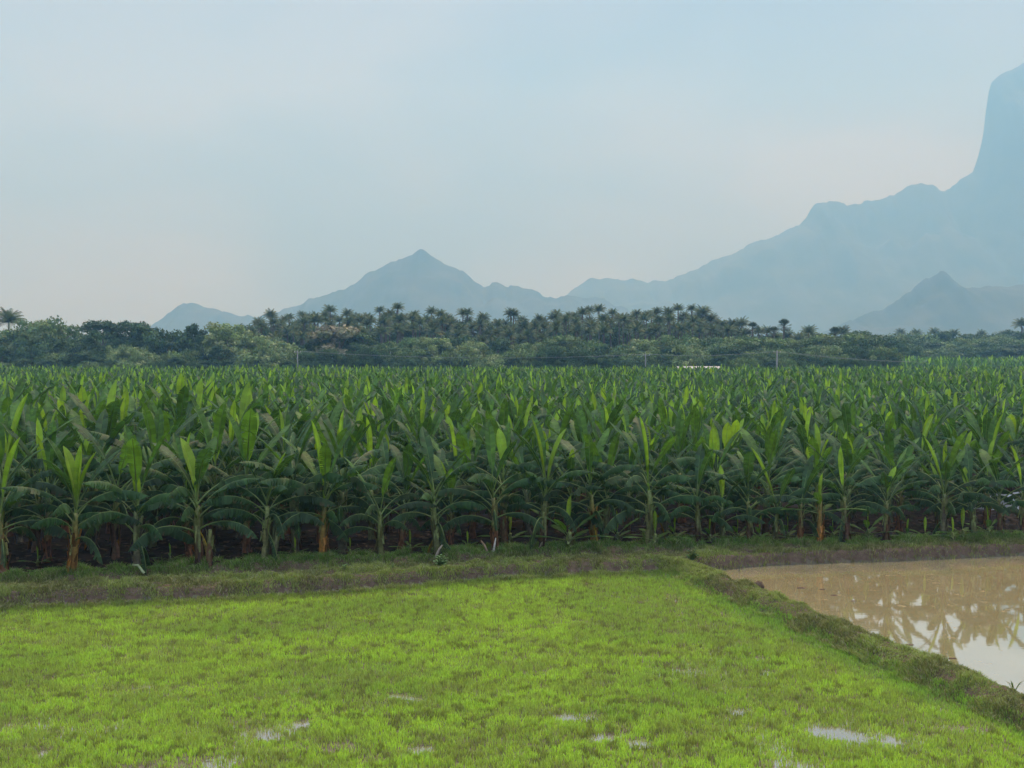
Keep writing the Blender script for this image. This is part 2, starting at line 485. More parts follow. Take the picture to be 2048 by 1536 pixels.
# leaf litter under the front plants
nr = 5000
x = rng.uniform(-15, 18, nr); y = rowline(x) + rng.uniform(-.25, 4.5, nr)
z = height(x, y)[0] + .02
s = rng.uniform(.03, .12, nr); a = rng.uniform(0, 6.28, nr)
P = np.zeros((nr, 4, 3)); ca, sa = np.cos(a), np.sin(a)
for i, (u, v) in enumerate([(-1, -.35), (1, -.3), (1, .3), (-1, .35)]):
    P[:, i] = np.stack([x + s * (u * ca - v * sa), y + s * (u * sa + v * ca), z + rng.uniform(0, .05, nr)], 1)
pal = np.array([[.06, .04, .03], [.04, .03, .02], [.11, .08, .055], [.04, .05, .025]])
cc = pal[rng.integers(0, 4, nr)]
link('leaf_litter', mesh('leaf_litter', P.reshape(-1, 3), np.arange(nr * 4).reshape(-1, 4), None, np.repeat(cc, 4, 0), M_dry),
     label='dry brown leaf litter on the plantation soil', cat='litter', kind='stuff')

# ------------------------------------------------------------------ banana plants
def leaf_geo(rs, pet, blade, width, a0, a1, fold, n, torn, cb, cm, exp=1.25, detail=True, twist=0.0):
    """one leaf growing from the origin, bending in the +X / +Z plane"""
    tot = pet + blade; m = n + 4
    ts = np.linspace(0, 1, 40)
    ang = a0 + (a1 - a0) * ts ** exp
    px_ = np.concatenate([[0], np.cumsum(np.sin((ang[1:] + ang[:-1]) / 2) * tot / 39)])
    pz_ = np.concatenate([[0], np.cumsum(np.cos((ang[1:] + ang[:-1]) / 2) * tot / 39)])
    def P(t): return np.array([np.interp(t, ts, px_), 0, np.interp(t, ts, pz_)])
    def A(t): return np.interp(t, ts, ang)
    mb = MB()
    cb = np.array(cb); cm = np.array(cm)
    tb = pet / tot
    if detail:
        tt = np.linspace(0, 1, 9)
        tube(mb, [P(t) - np.array([0, 0, 0.0]) for t in tt], np.interp(tt, [0, tb, 1], [.030, .017, .004]), 4, np.tile(cm, (9, 1)))
    def shape(s):
        return (np.clip(s, 0, 1) * 7) ** .5 / 7 ** .5 * min(1, (s * 7) ** .6) ** .6 * (1 - s ** 4.5) if s > 0 else 0.0
    for side in (-1, 1):
        prev = None
        drop = 0
        for i in range(n):
            s0, s1 = i / n, (i + 1) / n
            gap = 0
            if torn and rs.random() < torn: gap = rs.uniform(.04, .34) / n
            t0, t1 = tb + (1 - tb) * s0, tb + (1 - tb) * s1
            if torn and rs.random() < torn: drop = rs.uniform(-.25, .55)
            elif not torn: drop = 0.06 * math.sin(i * .9 + side)
            tn = s0 * twist
            row = []
            rag = rs.uniform(.78, 1.06) if torn > .3 else 1.0
            for (s, t, off) in ((s0, t0, gap), (s1, t1, -gap)):
                a = A(t); T = np.array([math.sin(a), 0, math.cos(a)]); Nn = np.array([-math.cos(a), 0, math.sin(a)])
                wv = width / 2 * rag * shape(s if 0 < s < 1 else (0.02 if s <= 0 else 0.995))
                c = P(t) + Nn * .006
                f1 = fold + tn * side; f2 = fold - drop * (1 if fold > 0 else 1.2)
                S = np.array([0, side, 0])
                d1 = S * math.cos(f1) + Nn * math.sin(f1); d2 = S * math.cos(f2 - .28) + Nn * math.sin(f2 - .28)
                sweep = T * wv * .22
                row.append([c, c + d1 * wv * .5 + sweep * .4 + T * off * blade * .5, c + d1 * wv * .5 + d2 * wv * .5 + sweep + T * off * blade])
            c0 = cb * (1 + rs.uniform(-.12, .12) * (2.2 if torn else 1))
            Vv = row[0] + row[1]
            Cv = [c0 * 1.15, c0, c0 * .95] * 2
            if torn > .6 and rs.random() < .18: Cv[2] = Cv[5] = np.array([.13, .10, .045])
            q = [(0, 1, 4, 3), (1, 2, 5, 4)] if side > 0 else [(3, 4, 1, 0), (4, 5, 2, 1)]
            mb.add(Vv, q, None, np.array(Cv))
    return mb

YG = (0.245, 0.40, 0.04); MG = (0.080, 0.175, 0.030); DG_ = (0.040, 0.098, 0.028); MR = (0.20, 0.28, 0.10)
OLD = (0.046, 0.090, 0.034); YEL = (0.42, 0.30, 0.03); BRN = (0.17, 0.09, 0.035); ORG = (0.36, 0.16, 0.03)
CLS = {  # petiole, blade, width, a0, a1, fold, torn, colour, midrib
 'spear': [(0.30, 1.45, .34, 2, 8, .85, 0, YG, YG), (0.35, 1.45, .42, 5, 16, .6, 0, YG, (.3, .42, .12)), (0.3, 1.25, .50, 4, 26, .4, 0, YG, (.3, .42, .12))],
 'young': [(0.40, 1.55, .44, 12, 32, .60, .08, MG, MR), (0.40, 1.60, .46, 22, 46, .35, .2, DG_, MR), (0.45, 1.5, .50, 26, 50, .1, .15, MG, MR), (.4, 1.5, .52, 18, 66, .2, .3, DG_, MR)],
 'mid': [(0.34, 1.58, .78, 34, 106, -.7, .55, DG_, MR), (0.34, 1.52, .80, 38, 118, -.9, .65, DG_, MR), (0.46, 1.6, .66, 32, 94, -.5, .5, DG_, MR), (.45, 1.5, .70, 44, 124, -.95, .7, OLD, MR)],
 'old': [(0.30, 1.40, .80, 50, 138, -1.05, .8, OLD, MR), (0.28, 1.42, .78, 54, 148, -1.1, .85, OLD, MR), (0.30, 1.35, .76, 44, 130, -1.0, .75, DG_, MR), (.28, 1.38, .76, 60, 154, -1.1, .8, OLD, MR)],
 'dead': [(0.12, .9, .34, 135, 184, -.9, .7, BRN, BRN), (0.1, .85, .3, 150, 184, -1.0, .7, ORG, ORG), (.16, 1.0, .36, 130, 183, -.9, .6, OLD, MR), (.12, .75, .26, 140, 182, -.8, .6, (.24, .18, .05), YEL), (.08, .6, .2, 160, 184, -1.0, .7, ORG, BRN), (.08, .7, .2, 160, 184, -1.0, .7, BRN, BRN)],
}
LEAF, LOD = {}, {}
for cname, specs in CLS.items():
    for i, (pet, bl, wd, a0, a1, fo, torn, cb, cm, ) in enumerate(specs):
        rs = random.Random(hash((i, len(cname), cname[0])) % 9999 if False else i * 31 + ord(cname[0]) * 7)
        mb = leaf_geo(rs, pet, bl, wd, R(a0), R(a1), fo, 20 if torn else 14, torn, cb, cm)
        LEAF[(cname, i)] = mb.mesh('dry_leaf' if cname == 'dead' else 'leaf', M_dry if cname == 'dead' and i != 2 else M_leaf)
        mb = leaf_geo(rs, pet, bl, wd, R(a0), R(a1), fo, 8 if torn else 6, torn, cb, cm, detail=False)
        LOD[(cname, i)] = mb.arrays()

def stem_mb(seed, hgt, r0, cb, ct, sides=10, flaps=True):
    rs = random.Random(seed); mb = MB()
    zs = np.linspace(-.05, hgt, 12)
    rr = np.interp(zs / hgt, [0, .1, .5, 1], [r0 * 1.25, r0, r0 * .85, r0 * .55]) * np.array([1 + rs.uniform(-.07, .07) for _ in zs])
    pts = np.stack([0.02 * np.sin(zs * 2 + seed), 0.02 * np.cos(zs * 1.7 + seed), zs], 1)
    t = np.clip(zs / hgt + np.array([rs.uniform(-.1, .1) for _ in zs]), 0, 1)[:, None]
    t = t ** 1.3
    cols = np.array(cb) * (1 - t) + np.array(ct) * t
    tube(mb, pts, rr, sides, cols)
    if flaps:      # clasping leaf sheaths peeling from the pseudostem
        for k in range(30):
            a = rs.uniform(0, 6.28); z0 = rs.uniform(.12, hgt * .7); ln = rs.uniform(.15, .5); wv = rs.uniform(.02, .06)
            rb = r0 * .95; o = rs.uniform(.015, .11)
            ca, sa = math.cos(a), math.sin(a)
            up = rs.random() < .55
            z1 = z0 + ln if up else max(0.0, z0 - ln)
            P = [(ca * rb - sa * wv, sa * rb + ca * wv, z0), (ca * rb + sa * wv, sa * rb - ca * wv, z0),
                 (ca * (rb + o) + sa * wv * .5, sa * (rb + o) - ca * wv * .5, z1), (ca * (rb + o) - sa * wv * .5, sa * (rb + o) + ca * wv * .5, z1)]
            c = np.array(cb) * rs.uniform(.3, 1.5) if z0 < hgt * .5 else np.array(ct) * rs.uniform(.6, 1.2)
            mb.add(P, [(0, 1, 2, 3)], None, c)
    return mb
STEMC = {'brown': ((.15, .08, .045), (.25, .28, .10)), 'orange': ((.38, .18, .04), (.27, .28, .09)), 'green': ((.14, .14, .055), (.26, .32, .11)),
         'rust': ((.22, .095, .045), (.22, .22, .08)), 'grey': ((.17, .15, .10), (.22, .25, .10))}
STEM = {}
for i, (k, (cb, ct)) in enumerate(STEMC.items()):
    STEM[k] = stem_mb(i + 3, 1.45, .085, cb, ct).mesh('pseudostem', M_stem)

def recipe(rs, bright=.5, nold=4, nmid=4, nyoung=3, nspear=None, lush=1.0, hang=None, open_=False):
    """list of (class, index, attach height, azimuth, tilt, scale)"""
    out = []; az = rs.uniform(0, 6.28); zz = .80 if nold > 2 else .92
    def nxt():
        nonlocal az
        az += 2.4 + rs.uniform(-.35, .35); return az
    for k in range(nold):
        out.append(('old', rs.randrange(4), zz, nxt(), rs.uniform(-.12, .12), rs.uniform(.85, 1.1) * lush)); zz += rs.uniform(.06, .11)
    for k in range(nmid):
        out.append(('mid', rs.randrange(4), zz, nxt(), rs.uniform(-.1, .15), rs.uniform(.85, 1.1) * lush)); zz += rs.uniform(.05, .1)
    for k in range(nyoung):
        out.append(('young', rs.randrange(4), zz, nxt(), rs.uniform(-.08, .12), rs.uniform(.8, 1.08) * lush)); zz += rs.uniform(.03, .07)
    ns = nspear if nspear is not None else (1 if rs.random() < bright else 0) + (1 if rs.random() < bright * .4 else 0)
    for k in range(ns):
        out.append(('spear', rs.randrange(3), zz, nxt(), rs.uniform(-.05, .14), rs.uniform(.75, 1.1) * lush)); zz += .03
    h = hang if hang is not None else ([4, 5] if rs.random() < .6 else [5])
    for k in h:
        out.append(('dead', k, rs.uniform(.55, .95), rs.uniform(0, 6.28), rs.uniform(-.1, .1), rs.uniform(.8, 1.1)))
    return out

def mtx(zz, az, tilt, s):
    return Matrix.Translation((0, 0, zz)) @ Matrix.Rotation(az, 4, 'Z') @ Matrix.Rotation(tilt, 4, 'Y') @ Matrix.Scale(s, 4)
def plant(x, y, z, rs, rec, stem='brown', s=1.0, label='', group=None, cat='banana plant', two=None):
    root = link('banana_plant', None, loc=(x, y, z - .02), rot=(rs.uniform(-.08, .05), rs.uniform(-.08, .08), 0), scale=(s, s, s), label=label, cat=cat, group=group)
    root.empty_display_size = .2
    st = link('pseudostem', STEM[stem], root, rot=(0, 0, rs.uniform(0, 6)))
    if stem in ('orange', 'rust'): st['label'] = 'stem wrapped in %s dry sheaths' % ('orange' if stem == 'orange' else 'rust brown')
    for (c, i, zz, az, tl, sc_) in rec:
        o = link('dry_leaf' if c == 'dead' else 'leaf', LEAF[(c, i)], root)
        o.matrix_local = mtx(zz, az, tl, sc_)
        if c == 'spear': o['label'] = 'bright yellow-green young upright leaf'
    if two:   # a second shorter stem leaning beside the first
        q = link('pseudostem', STEM[two], root, loc=(.22, -.05, 0), rot=(0, .12, 1), scale=(.8, .8, .62))
    return root

GF = 'banana plants in the front row of the plantation'
# px, py base, scale, stem, spears [(idx, azimuth deg (0 = right, 90 = away), tilt, scale)], hang, label, two
FRONT = [
 (10, 1152, 1.0, 'rust', [(1, 0, .16, 1.0)], [5], 'banana plant cut by the left edge, rusty trunk and one bright leaf leaning right', None),
 (145, 1150, 1.0, 'orange', [(2, 170, .02, 1.0), (2, 10, .02, .95), (0, 90, 0, .9)], [4, 4], 'front row banana plant with a pair of broad yellow-green leaves above an orange trunk', None),
 (272, 1142, .98, 'grey', [(2, 260, -.1, .62)], [2, 2, 5], 'front row banana plant with shaggy green leaves hanging down its trunk to the ground', None),
 (400, 1135, 1.02, 'brown', [(2, 160, .0, 1.05)], [5, 3], 'front row banana plant with twin brown trunks and one tall bright leaf', 'brown'),
 (530, 1125, .95, 'green', [(1, 10, .14, .8)], [2], 'front row banana plant with a pale cut stump showing at its foot', 'grey'),
 (645, 1119, 1.0, 'orange', [(0, 180, .12, 1.15)], [4, 4], 'front row banana plant with a narrow bright spear leaf leaning left over an orange trunk', None),
 (760, 1118, .82, 'green', [], [], 'short front row banana plant with one broad dark green leaf standing straight up', None),
 (875, 1111, .92, 'green', [(2, 200, .05, .5)], [2, 3], 'front row banana plant whose hanging green leaf wraps the trunk, behind the pale leafy weed', None),
 (990, 1106, .98, 'rust', [], [5, 5, 5], 'front row banana plant with dark red-brown trunk and white cut stubs at its base', None),
 (1085, 1099, 1.0, 'brown', [(1, 178, .06, 1.1), (2, 12, .02, 1.15)], [], 'front row banana plant with two tall bright leaves forming a V, left of the sapling', None),
 (1190, 1093, .95, 'orange', [(0, 100, 0, .9)], [3, 2], 'front row banana plant with yellow-brown leaves hanging at its base, right of the sapling', None),
 (1300, 1091, 1.02, 'green', [(0, 170, .02, 1.1)], [], 'front row banana plant with a sucker at its foot and yellow leaf beside it', None),
 (1398, 1089, .9, 'brown', [], [5], 'slim front row banana plant directly above the inner corner of the bund', None),
 (1445, 1088, .78, 'green', [(1, 95, 0, .9)], [], 'small slender front row banana plant with pale stem, right of the bund corner', None),
 (1500, 1089, .9, 'brown', [], [5, 4], 'brown trunked front row banana plant with a white scrap at its foot', None),
 (1548, 1090, .80, 'green', [(1, 165, .33, 1.35)], [], 'front row banana plant with one long yellow-green leaf leaning far to the left', None),
 (1600, 1087, .85, 'rust', [], [4, 4], 'front row banana plant with tattered brown trunk just left of the orange-stemmed young plant', None),
 (1695, 1086, .97, 'brown', [(0, 60, .02, .9)], [2, 5], 'stout front row banana plant with dark trunk in the middle of the pond side', None),
 (1772, 1084, .88, 'brown', [(2, 30, .12, .8)], [2], 'front row banana plant with small drooping lower leaves and one pale twisted upright leaf', None),
 (1885, 1081, 1.0, 'grey', [(1, 150, .2, 1.0)], [2], 'tall front row banana plant with grass tuft at its trunk, third from the right edge', None),
 (1950, 1079, .9, 'green', [(2, 270, -.5, .7)], [], 'front row banana plant with a folded bright leaf hanging forward', None),
 (2000, 1076, .9, 'brown', [], [5], 'front row banana plant standing before the white sheet', None),
 (2046, 1073, .95, 'brown', [(1, 175, .05, .9)], [5], 'front row banana plant cut by the right edge of the picture', None),
]
rs = random.Random(11)
spots = []
for (px, py, s, stem, sp, hang, lab, two) in FRONT:
    x, y = at(px, py, .33)
    rec = recipe(rs, 0, 5 if s > .85 else 4, 5 if s > .85 else 4, 3 if s > .85 else 2, nspear=0, hang=hang)
    for (i, az, tl, sz) in sp:
        rec.append(('spear', i, 1.45, R(az), tl, sz))
    plant(x, y, .33, rs, rec, stem, s * (.92 if px > 1350 else 1.04), lab, GF, two=two)
    spots.append((x, y))
# saplings and suckers along the front
def sapling(px, py, s, n, stem, lab, zb=.18, group=None):
    x, y = at(px, py, .34)
    root = link('banana_sapling', None, loc=(x, y, .33), scale=(s, s, s), label=lab, cat='banana sapling', group=group)
    link('pseudostem', STEM[stem], root, scale=(.8, .8, zb + .12))
    for k in range(n):
        c, i = ('young', 0) if k % 2 else ('young', 2)
        if k == n - 1: c, i = 'spear', 1
        o = link('leaf', LEAF[('young', 2) if c == 'young' else (c, i)], root)
        o.matrix_local = mtx(zb + .03 * k, k * 2.4 + 1.0, (.8 if k < 4 else .4) if c == 'young' else -.1, .5 if c == 'spear' else .58)
sapling(1138, 1100, 1.15, 8, 'green', 'young bright green banana sapling low to the ground in the front row')
sapling(1310, 1094, .85, 5, 'green', 'banana sucker with ragged leaves at the foot of a front row plant')
sapling(1640, 1090, 1.1, 6, 'orange', 'young banana plant with light leaves on a short orange stem', .75)
sapling(1905, 1083, .6, 4, 'green', 'tiny banana sucker beside the grass tuft near the right edge')

for k, px in enumerate((1020, 1235, 1350, 1420, 1475, 1520, 1575, 1665, 1735, 1815, 1850, 1925, 1975)):
    sapling(px, 1092 - (px - 1000) * .012 + rs.uniform(-5, 1), rs.uniform(.45, .85), rs.choice([5, 6, 7]), 'green', 'small leafy banana sucker low between the front row trunks, right half of picture', .15, 'banana suckers between the front row trunks')
for k, px in enumerate((75, 340, 590, 700, 820, 935)):
    sapling(px, 1138 - (px - 75) * .04 - rs.uniform(2, 8), rs.uniform(.4, .65), 5, 'green', 'small leafy banana sucker low between the front row trunks, left half of picture', .15, 'banana suckers between the left front row trunks')
# the rest of the field on a grid parallel to the front row
p0, p1 = np.array([spots[0][0], spots[0][1]]), np.array([spots[-1][0], spots[-1][1]])
ux = (p1 - p0) / np.linalg.norm(p1 - p0); uy = np.array([-ux[1], ux[0]])
gapL = [at(1150, 778, 2.6), at(1350, 800, 2.6), at(1900, 893, 0.3), at(2300, 960, .3)]
gA = np.array([[1.5, 74], [7.5, 63], [22.5, 50], [34, 42]])
def gapdist(x, y):
    return y - np.interp(x, gA[:, 0], gA[:, 1])
cand = []
for j in range(1, 122):
    for i in range(-100, 140):
        q = p0 + ux * (i * 1.46 + rs.uniform(-.3, .3) + (.73 if j % 2 else 0)) + uy * (j * 1.45 + rs.uniform(-.25, .25))
        x, y = q
        if y > 186 + 3 * math.sin(x * .05) or abs(x) > y * .512 + 4: continue
        g_ = gapdist(x, y)
        if x > 1.5 and -1.6 < g_ < 2.8 - (x < 7) * 1.5: continue
        if 15.8 < x < 18.2 and 31.2 < y < 35.5: continue
        if rs.random() < .035: continue
        cand.append((x, y, g_))
cand.sort(key=lambda c: c[1] + (0 if abs(c[0]) < c[1] * .512 + .6 else 1000))
NIND = 300 - len(FRONT)
ind = cand[:NIND]; rest = cand[NIND:]
def hscale(x, y, g_):
    s = 1.0 + .12 * (float(fbm(x * .05, y * .05, 5, 2)) - .5) + rs.uniform(-.22, .16)
    s *= float(np.interp(x / y, [-.5, -.1, .25, .5], [1.04, .94, .86, .80])) if y < 60 else 1
    if x > 1.5 and g_ > 0:
        s *= float(np.interp(g_, [0, 14, 45, 60], [.70, .80, .92, 1.0]))
    return s
GB = 'banana plants behind the front row'
for (x, y, g_) in ind:
    dep = (np.array([x, y]) - p0) @ uy
    br = .46 if x > -4 else .30
    rec = recipe(rs, br, 5, 6, 3)
    t = x / y
    side = 'left third' if t < -.17 else ('middle' if t < .17 else 'right third')
    if dep < 2.4: lab = 'second row banana plant, trunk showing between front plants, %s of picture' % side
    elif dep < 9: lab = 'banana plant some rows back, only its broad leaves showing, %s of picture' % side
    else: lab = 'banana plant deeper in the field, leaf tops over nearer plants, %s of picture' % side
    plant(x, y, .32, rs, rec, rs.choice(['brown', 'grey', 'green', 'rust']), hscale(x, y, g_) * 1.03, lab, GB + ', ' + side + (' near' if dep < 2.4 else (' middle rows' if dep < 9 else ' far rows')))

# templates for the far mass of plants, copied into one mesh
def template(seed, kind):
    r_ = random.Random(seed); mb = MB()
    if kind == 0: rec = recipe(r_, .24, 1, 6, 4, hang=[])
    else: rec = recipe(r_, .28, 3, 5, 1, hang=[])
    for (c, i, zz, az, tl, s_) in rec:
        Vv, Qv, Tv, Cv = LOD[(c, i)]
        Mx = np.array(mtx(zz, az, tl, s_))
        V2 = Vv @ Mx[:3, :3].T + Mx[:3, 3]
        mb.add(V2, Qv, Tv, Cv)
    return mb.arrays()
TPL = {k: [template(100 + q + 50 * k, k) for q in range(10)] for k in (0, 1)}
def far_mass(name, pts, label, z0=.3):
    buckets = {}
    for (x, y, s, kind, cm) in pts:
        buckets.setdefault((kind, rs.randrange(10)), []).append((x, y, s, rs.uniform(0, 6.28), cm))
    big = MB()
    for (kind, ti), lst in buckets.items():
        Vv, Qv, Tv, Cv = TPL[kind][ti]
        a = np.array(lst); n = len(a)
        ca, sa = np.cos(a[:, 3]), np.sin(a[:, 3])
        s = a[:, 2]
        X_ = s[:, None] * (ca[:, None] * Vv[:, 0] - sa[:, None] * Vv[:, 1]) + a[:, 0:1]
        Y_ = s[:, None] * (sa[:, None] * Vv[:, 0] + ca[:, None] * Vv[:, 1]) + a[:, 1:2]
        Z_ = s[:, None] * Vv[:, 2][None] + z0
        VV = np.stack([X_, Y_, Z_], -1).reshape(-1, 3)
        off = (np.arange(n) * len(Vv))[:, None, None]
        QQ = (Qv[None] + off).reshape(-1, 4)
        CC = (Cv[None] * a[:, 4][:, None, None]).reshape(-1, 3)
        big.add(VV, QQ, None, CC)
    link(name, big.mesh(name, M_leaf), label=label, cat='banana plants', kind='stuff')
pts = []
for (x, y, g_) in rest:
    behind = x > 1.5 and 0 < g_ < 48
    pts.append((x, y, hscale(x, y, g_) * .96, 1 if behind and rs.random() < .8 else 0, rs.uniform(.7, 1.2) * (1.1 if behind else 1.0)))
far_mass('banana_plantation', pts, 'dense banana plants filling the field back to the tree line')
# taller, paler block of bananas at the far right
pts = []
for j in range(0, 20):
    for i in range(0, 60):
        y = 205 + j * 3.2 + rs.uniform(-.8, .8); x = y * .365 + i * 2.2 + rs.uniform(-.6, .6)
        if x > y * .53: continue
        pts.append((x, y, 1.42 * rs.uniform(.9, 1.12), 0, rs.uniform(1.1, 1.5)))
far_mass('distant_banana_field', pts, 'pale far block of taller banana plants at the right before the woods')

# fallen pieces, stubs
mb = leaf_geo(random.Random(5), .1, .95, .26, R(14), R(34), .5, 14, .5, YEL, ORG)
x, y = at(1332, 1082, .34)
link('fallen_leaf', mb.mesh('fallen_leaf', M_dry), loc=(x, y, .33), rot=(0, 0, R(185)), label='yellow banana leaf propped on the ground beside a front row trunk', cat='leaf')
mb = MB(); tube(mb, [(0, 0, 0), (.01, 0, .3), (.03, 0, .42)], [.06, .05, .045], 8, np.array([(.15, .08, .05), (.2, .11, .06), (.6, .55, .42)]))
x, y = at(538, 1118, .34)
link('cut_stump', mb.mesh('cut_stump', M_stem), loc=(x, y, .32), scale=(1, 1, 1.3), label='cut banana stump with pale top at the foot of the fifth front plant', cat='stump')
for k, (px, py, l, rz, col_, lab) in enumerate([(987, 1106, .42, .15, (.62, .58, .50), 'white peeled stalk standing against the dark red-brown trunk'),
        (975, 1104, .36, -.5, (.45, .33, .22), 'tan stalk leaning left beside the white peeled stalk'),
        (1078, 1098, .32, .6, (.45, .36, .24), 'pale curled stalk at the foot of the two-leaf plant'),
        (873, 1112, .34, .5, (.55, .46, .36), 'pale stalk scrap at the foot of the leaf wrapped trunk'),
        (1505, 1086, .2, -.9, (.7, .68, .62), 'white scrap lying by a brown front row trunk'),
        (292, 1146, .35, -1.0, (.42, .5, .26), 'pale green leaf scrap on the grass below the shaggy plant')]):
    mb = MB(); tube(mb, [(0, 0, 0), (l * .5 * math.sin(rz), 0, l * .55), (l * math.sin(rz), .03, l * .9 * abs(math.cos(rz)) + .02)], [.035, .028, .012], 6, col_)
    x, y = at(px, py, .34)
    link('stalk_scrap', mb.mesh('stalk_scrap', M_stem), loc=(x, y - .12, .36), label=lab, cat='stalk')

# leafy weeds
def weed(px, py, zz, s, n, col_, lab, cat='weed'):
    r_ = random.Random(px); mb = MB(); ms = MB()
    for k in range(n):
        a = r_.uniform(0, 6.28); e = r_.uniform(.1, 1.3); rr = s * r_.uniform(.4, 1)
        t = np.array([math.cos(a) * math.cos(e) * rr, math.sin(a) * math.cos(e) * rr, math.sin(e) * rr * 1.2 + .03])
        tube(ms, [(0, 0, 0), t * .6 + np.array([0, 0, .02]), t], [.008, .006, .004], 4, (.12, .2, .06))
        u = np.array([math.cos(a), math.sin(a), .2]) * s * .22; v = np.array([-math.sin(a), math.cos(a), r_.uniform(-.4, .4)]) * s * .15
        mb.add([t - u, t + v, t + u * 1.2, t - v], [(0, 1, 2, 3)], None, np.array(col_) * r_.uniform(.8, 1.2))
    x, y = at(px, py, zz)
    root = link('weed', None, loc=(x, y, zz), label=lab, cat=cat)
    link('stem', ms.mesh('stem', M_grass), root); link('foliage', mb.mesh('foliage', M_grass), root)
weed(880, 1132, .32, .22, 60, (.30, .46, .18), 'pale green leafy weed on the bund below the wrapped trunk')
weed(690, 1140, .33, .12, 16, (.22, .38, .14), 'tiny pale weed on the grass strip left of the leafy weed')
weed(784, 1138, .33, .09, 14, (.30, .42, .2), 'tiny pale weed close left of the large pale weed')
weed(1020, 1160, .10, .08, 12, (.3, .4, .2), 'tiny weed at the foot of the bund below the red-brown trunk')
weed(1385, 1120, .30, .22, 40, (.07, .15, .05), 'dark green bush clump on the bund corner')
# blades of a reed tuft at the right edge of the diagonal bund
mb = MB(); r_ = random.Random(3)
for k in range(9):
    a = r_.uniform(0, 6.28); l = r_.uniform(.12, .28)
    t = np.array([math.cos(a) * l * .7, math.sin(a) * l * .7, l * .8]); v = np.array([-math.sin(a), math.cos(a), 0]) * .012
    mb.add([-v, v, t * .5 + v + [0, 0, .05], t * .5 - v + [0, 0, .05], t], [(0, 1, 2, 3)], [(3, 2, 4)], (.10, .18, .06))
x, y = at(2028, 1382, .15)
link('reed_tuft', mb.mesh('reed_tuft', M_grass), loc=(x, y, .12), label='dark reed tuft leaning over the water at the right edge', cat='reeds')

# mud clods and floating debris
def clod(px, py, s, seed, lab, flat=.5, zz=0.0, name='mud_clod', cat='mud clod', col_=(.07, .05, .035)):
    n, m = 10, 7; Vv = []
    for i in range(m):
        ph = math.pi * i / (m - 1)
        for j in range(n):
            th = 2 * math.pi * j / n
            rr = s * (0.75 + .55 * float(vnoise(i * .9 + seed, (j % n) * .8 + seed * 3, seed)))
            Vv.append((rr * math.sin(ph) * math.cos(th), rr * .6 * math.sin(ph) * math.sin(th), rr * flat * math.cos(ph)))
    Qv = [(i * n + j, (i + 1) * n + j, (i + 1) * n + (j + 1) % n, i * n + (j + 1) % n) for i in range(m - 1) for j in range(n)]
    mb = MB(); mb.add(Vv, Qv, None, col_)
    x, y = at(px, py, zz)
    link(name, mb.mesh(name, M_bank), loc=(x, y, zz), label=lab, cat=cat)
clod(1516, 1173, .16, 4, 'dark mud clod crowning the diagonal bund where it meets the pond', .7, .22)
clod(1603, 1176, .11, 6, 'longest dark mud lump floating flat near the top of the pond', .16)
clod(1645, 1179, .07, 8, 'small pair of mud specks on the pond, left piece beside the long lump', .16)
clod(1668, 1191, .09, 9, 'flat mud lump on the pond just below the small speck', .16)
clod(1707, 1202, .06, 10, 'lone small mud speck on the pond nearest to the water middle', .16)
clod(1905, 1317, .07, 12, 'dark speck in the bright reflection near the bund', .2)
clod(1820, 1290, .08, 13, 'flat mud lump against the diagonal bund at the bright water', .2)
mb = MB(); tube(mb, [(0, 0, -.1), (.01, 0, .1), (.03, 0, .2)], [.012, .01, .006], 5, (.05, .05, .03))
x, y = at(1478, 1144, 0)
link('stick', mb.mesh('stick', M_bark), loc=(x, y, 0), label='short dark stick poking out of the pond near the bund corner', cat='stick')

# white sheet seen through the plants at the right
mb = MB(); nU = 16
for i in range(nU):
    u0, u1 = i / nU, (i + 1) / nU
    def sp(u, v): return (-1.1 + 2.2 * u, .10 * math.sin(u * 17 + v * 2), v * 1.15 * (1 - .18 * math.sin(u * 3.14) * v) + .03 * math.sin(u * 9))
    for j in range(5):
        v0, v1 = j / 5, (j + 1) / 5
        P = [sp(u0, v0), sp(u1, v0), sp(u1, v1), sp(u0, v1)]
        P2 = [(a, b + .02, c) for a, b, c in P]
        mb.add(P, [(0, 1, 2, 3)], None); mb.add(P2, [(3, 2, 1, 0)], None)
x, y = at(2005, 1040, .3)
x, y = x / y * 33.3, 33.3
link('plastic_sheet', mb.mesh('plastic_sheet', M_sheet), loc=(x, y, .36), scale=(1, 1, .58), label='white sheet partly hidden behind the banana plants at the right edge', cat='plastic sheet')
for s_ in (-1.1, 1.1):
    mb = MB(); tube(mb, [(0, 0, 0), (0, 0, 1.1)], .03, 6, (.2, .15, .1))
    link('wooden_stake', mb.mesh('wooden_stake', M_bark), loc=(x + s_, y + .06, .25), label='thin %s stake holding up the white sheet' % ('left' if s_ < 0 else 'right'), cat='stake')

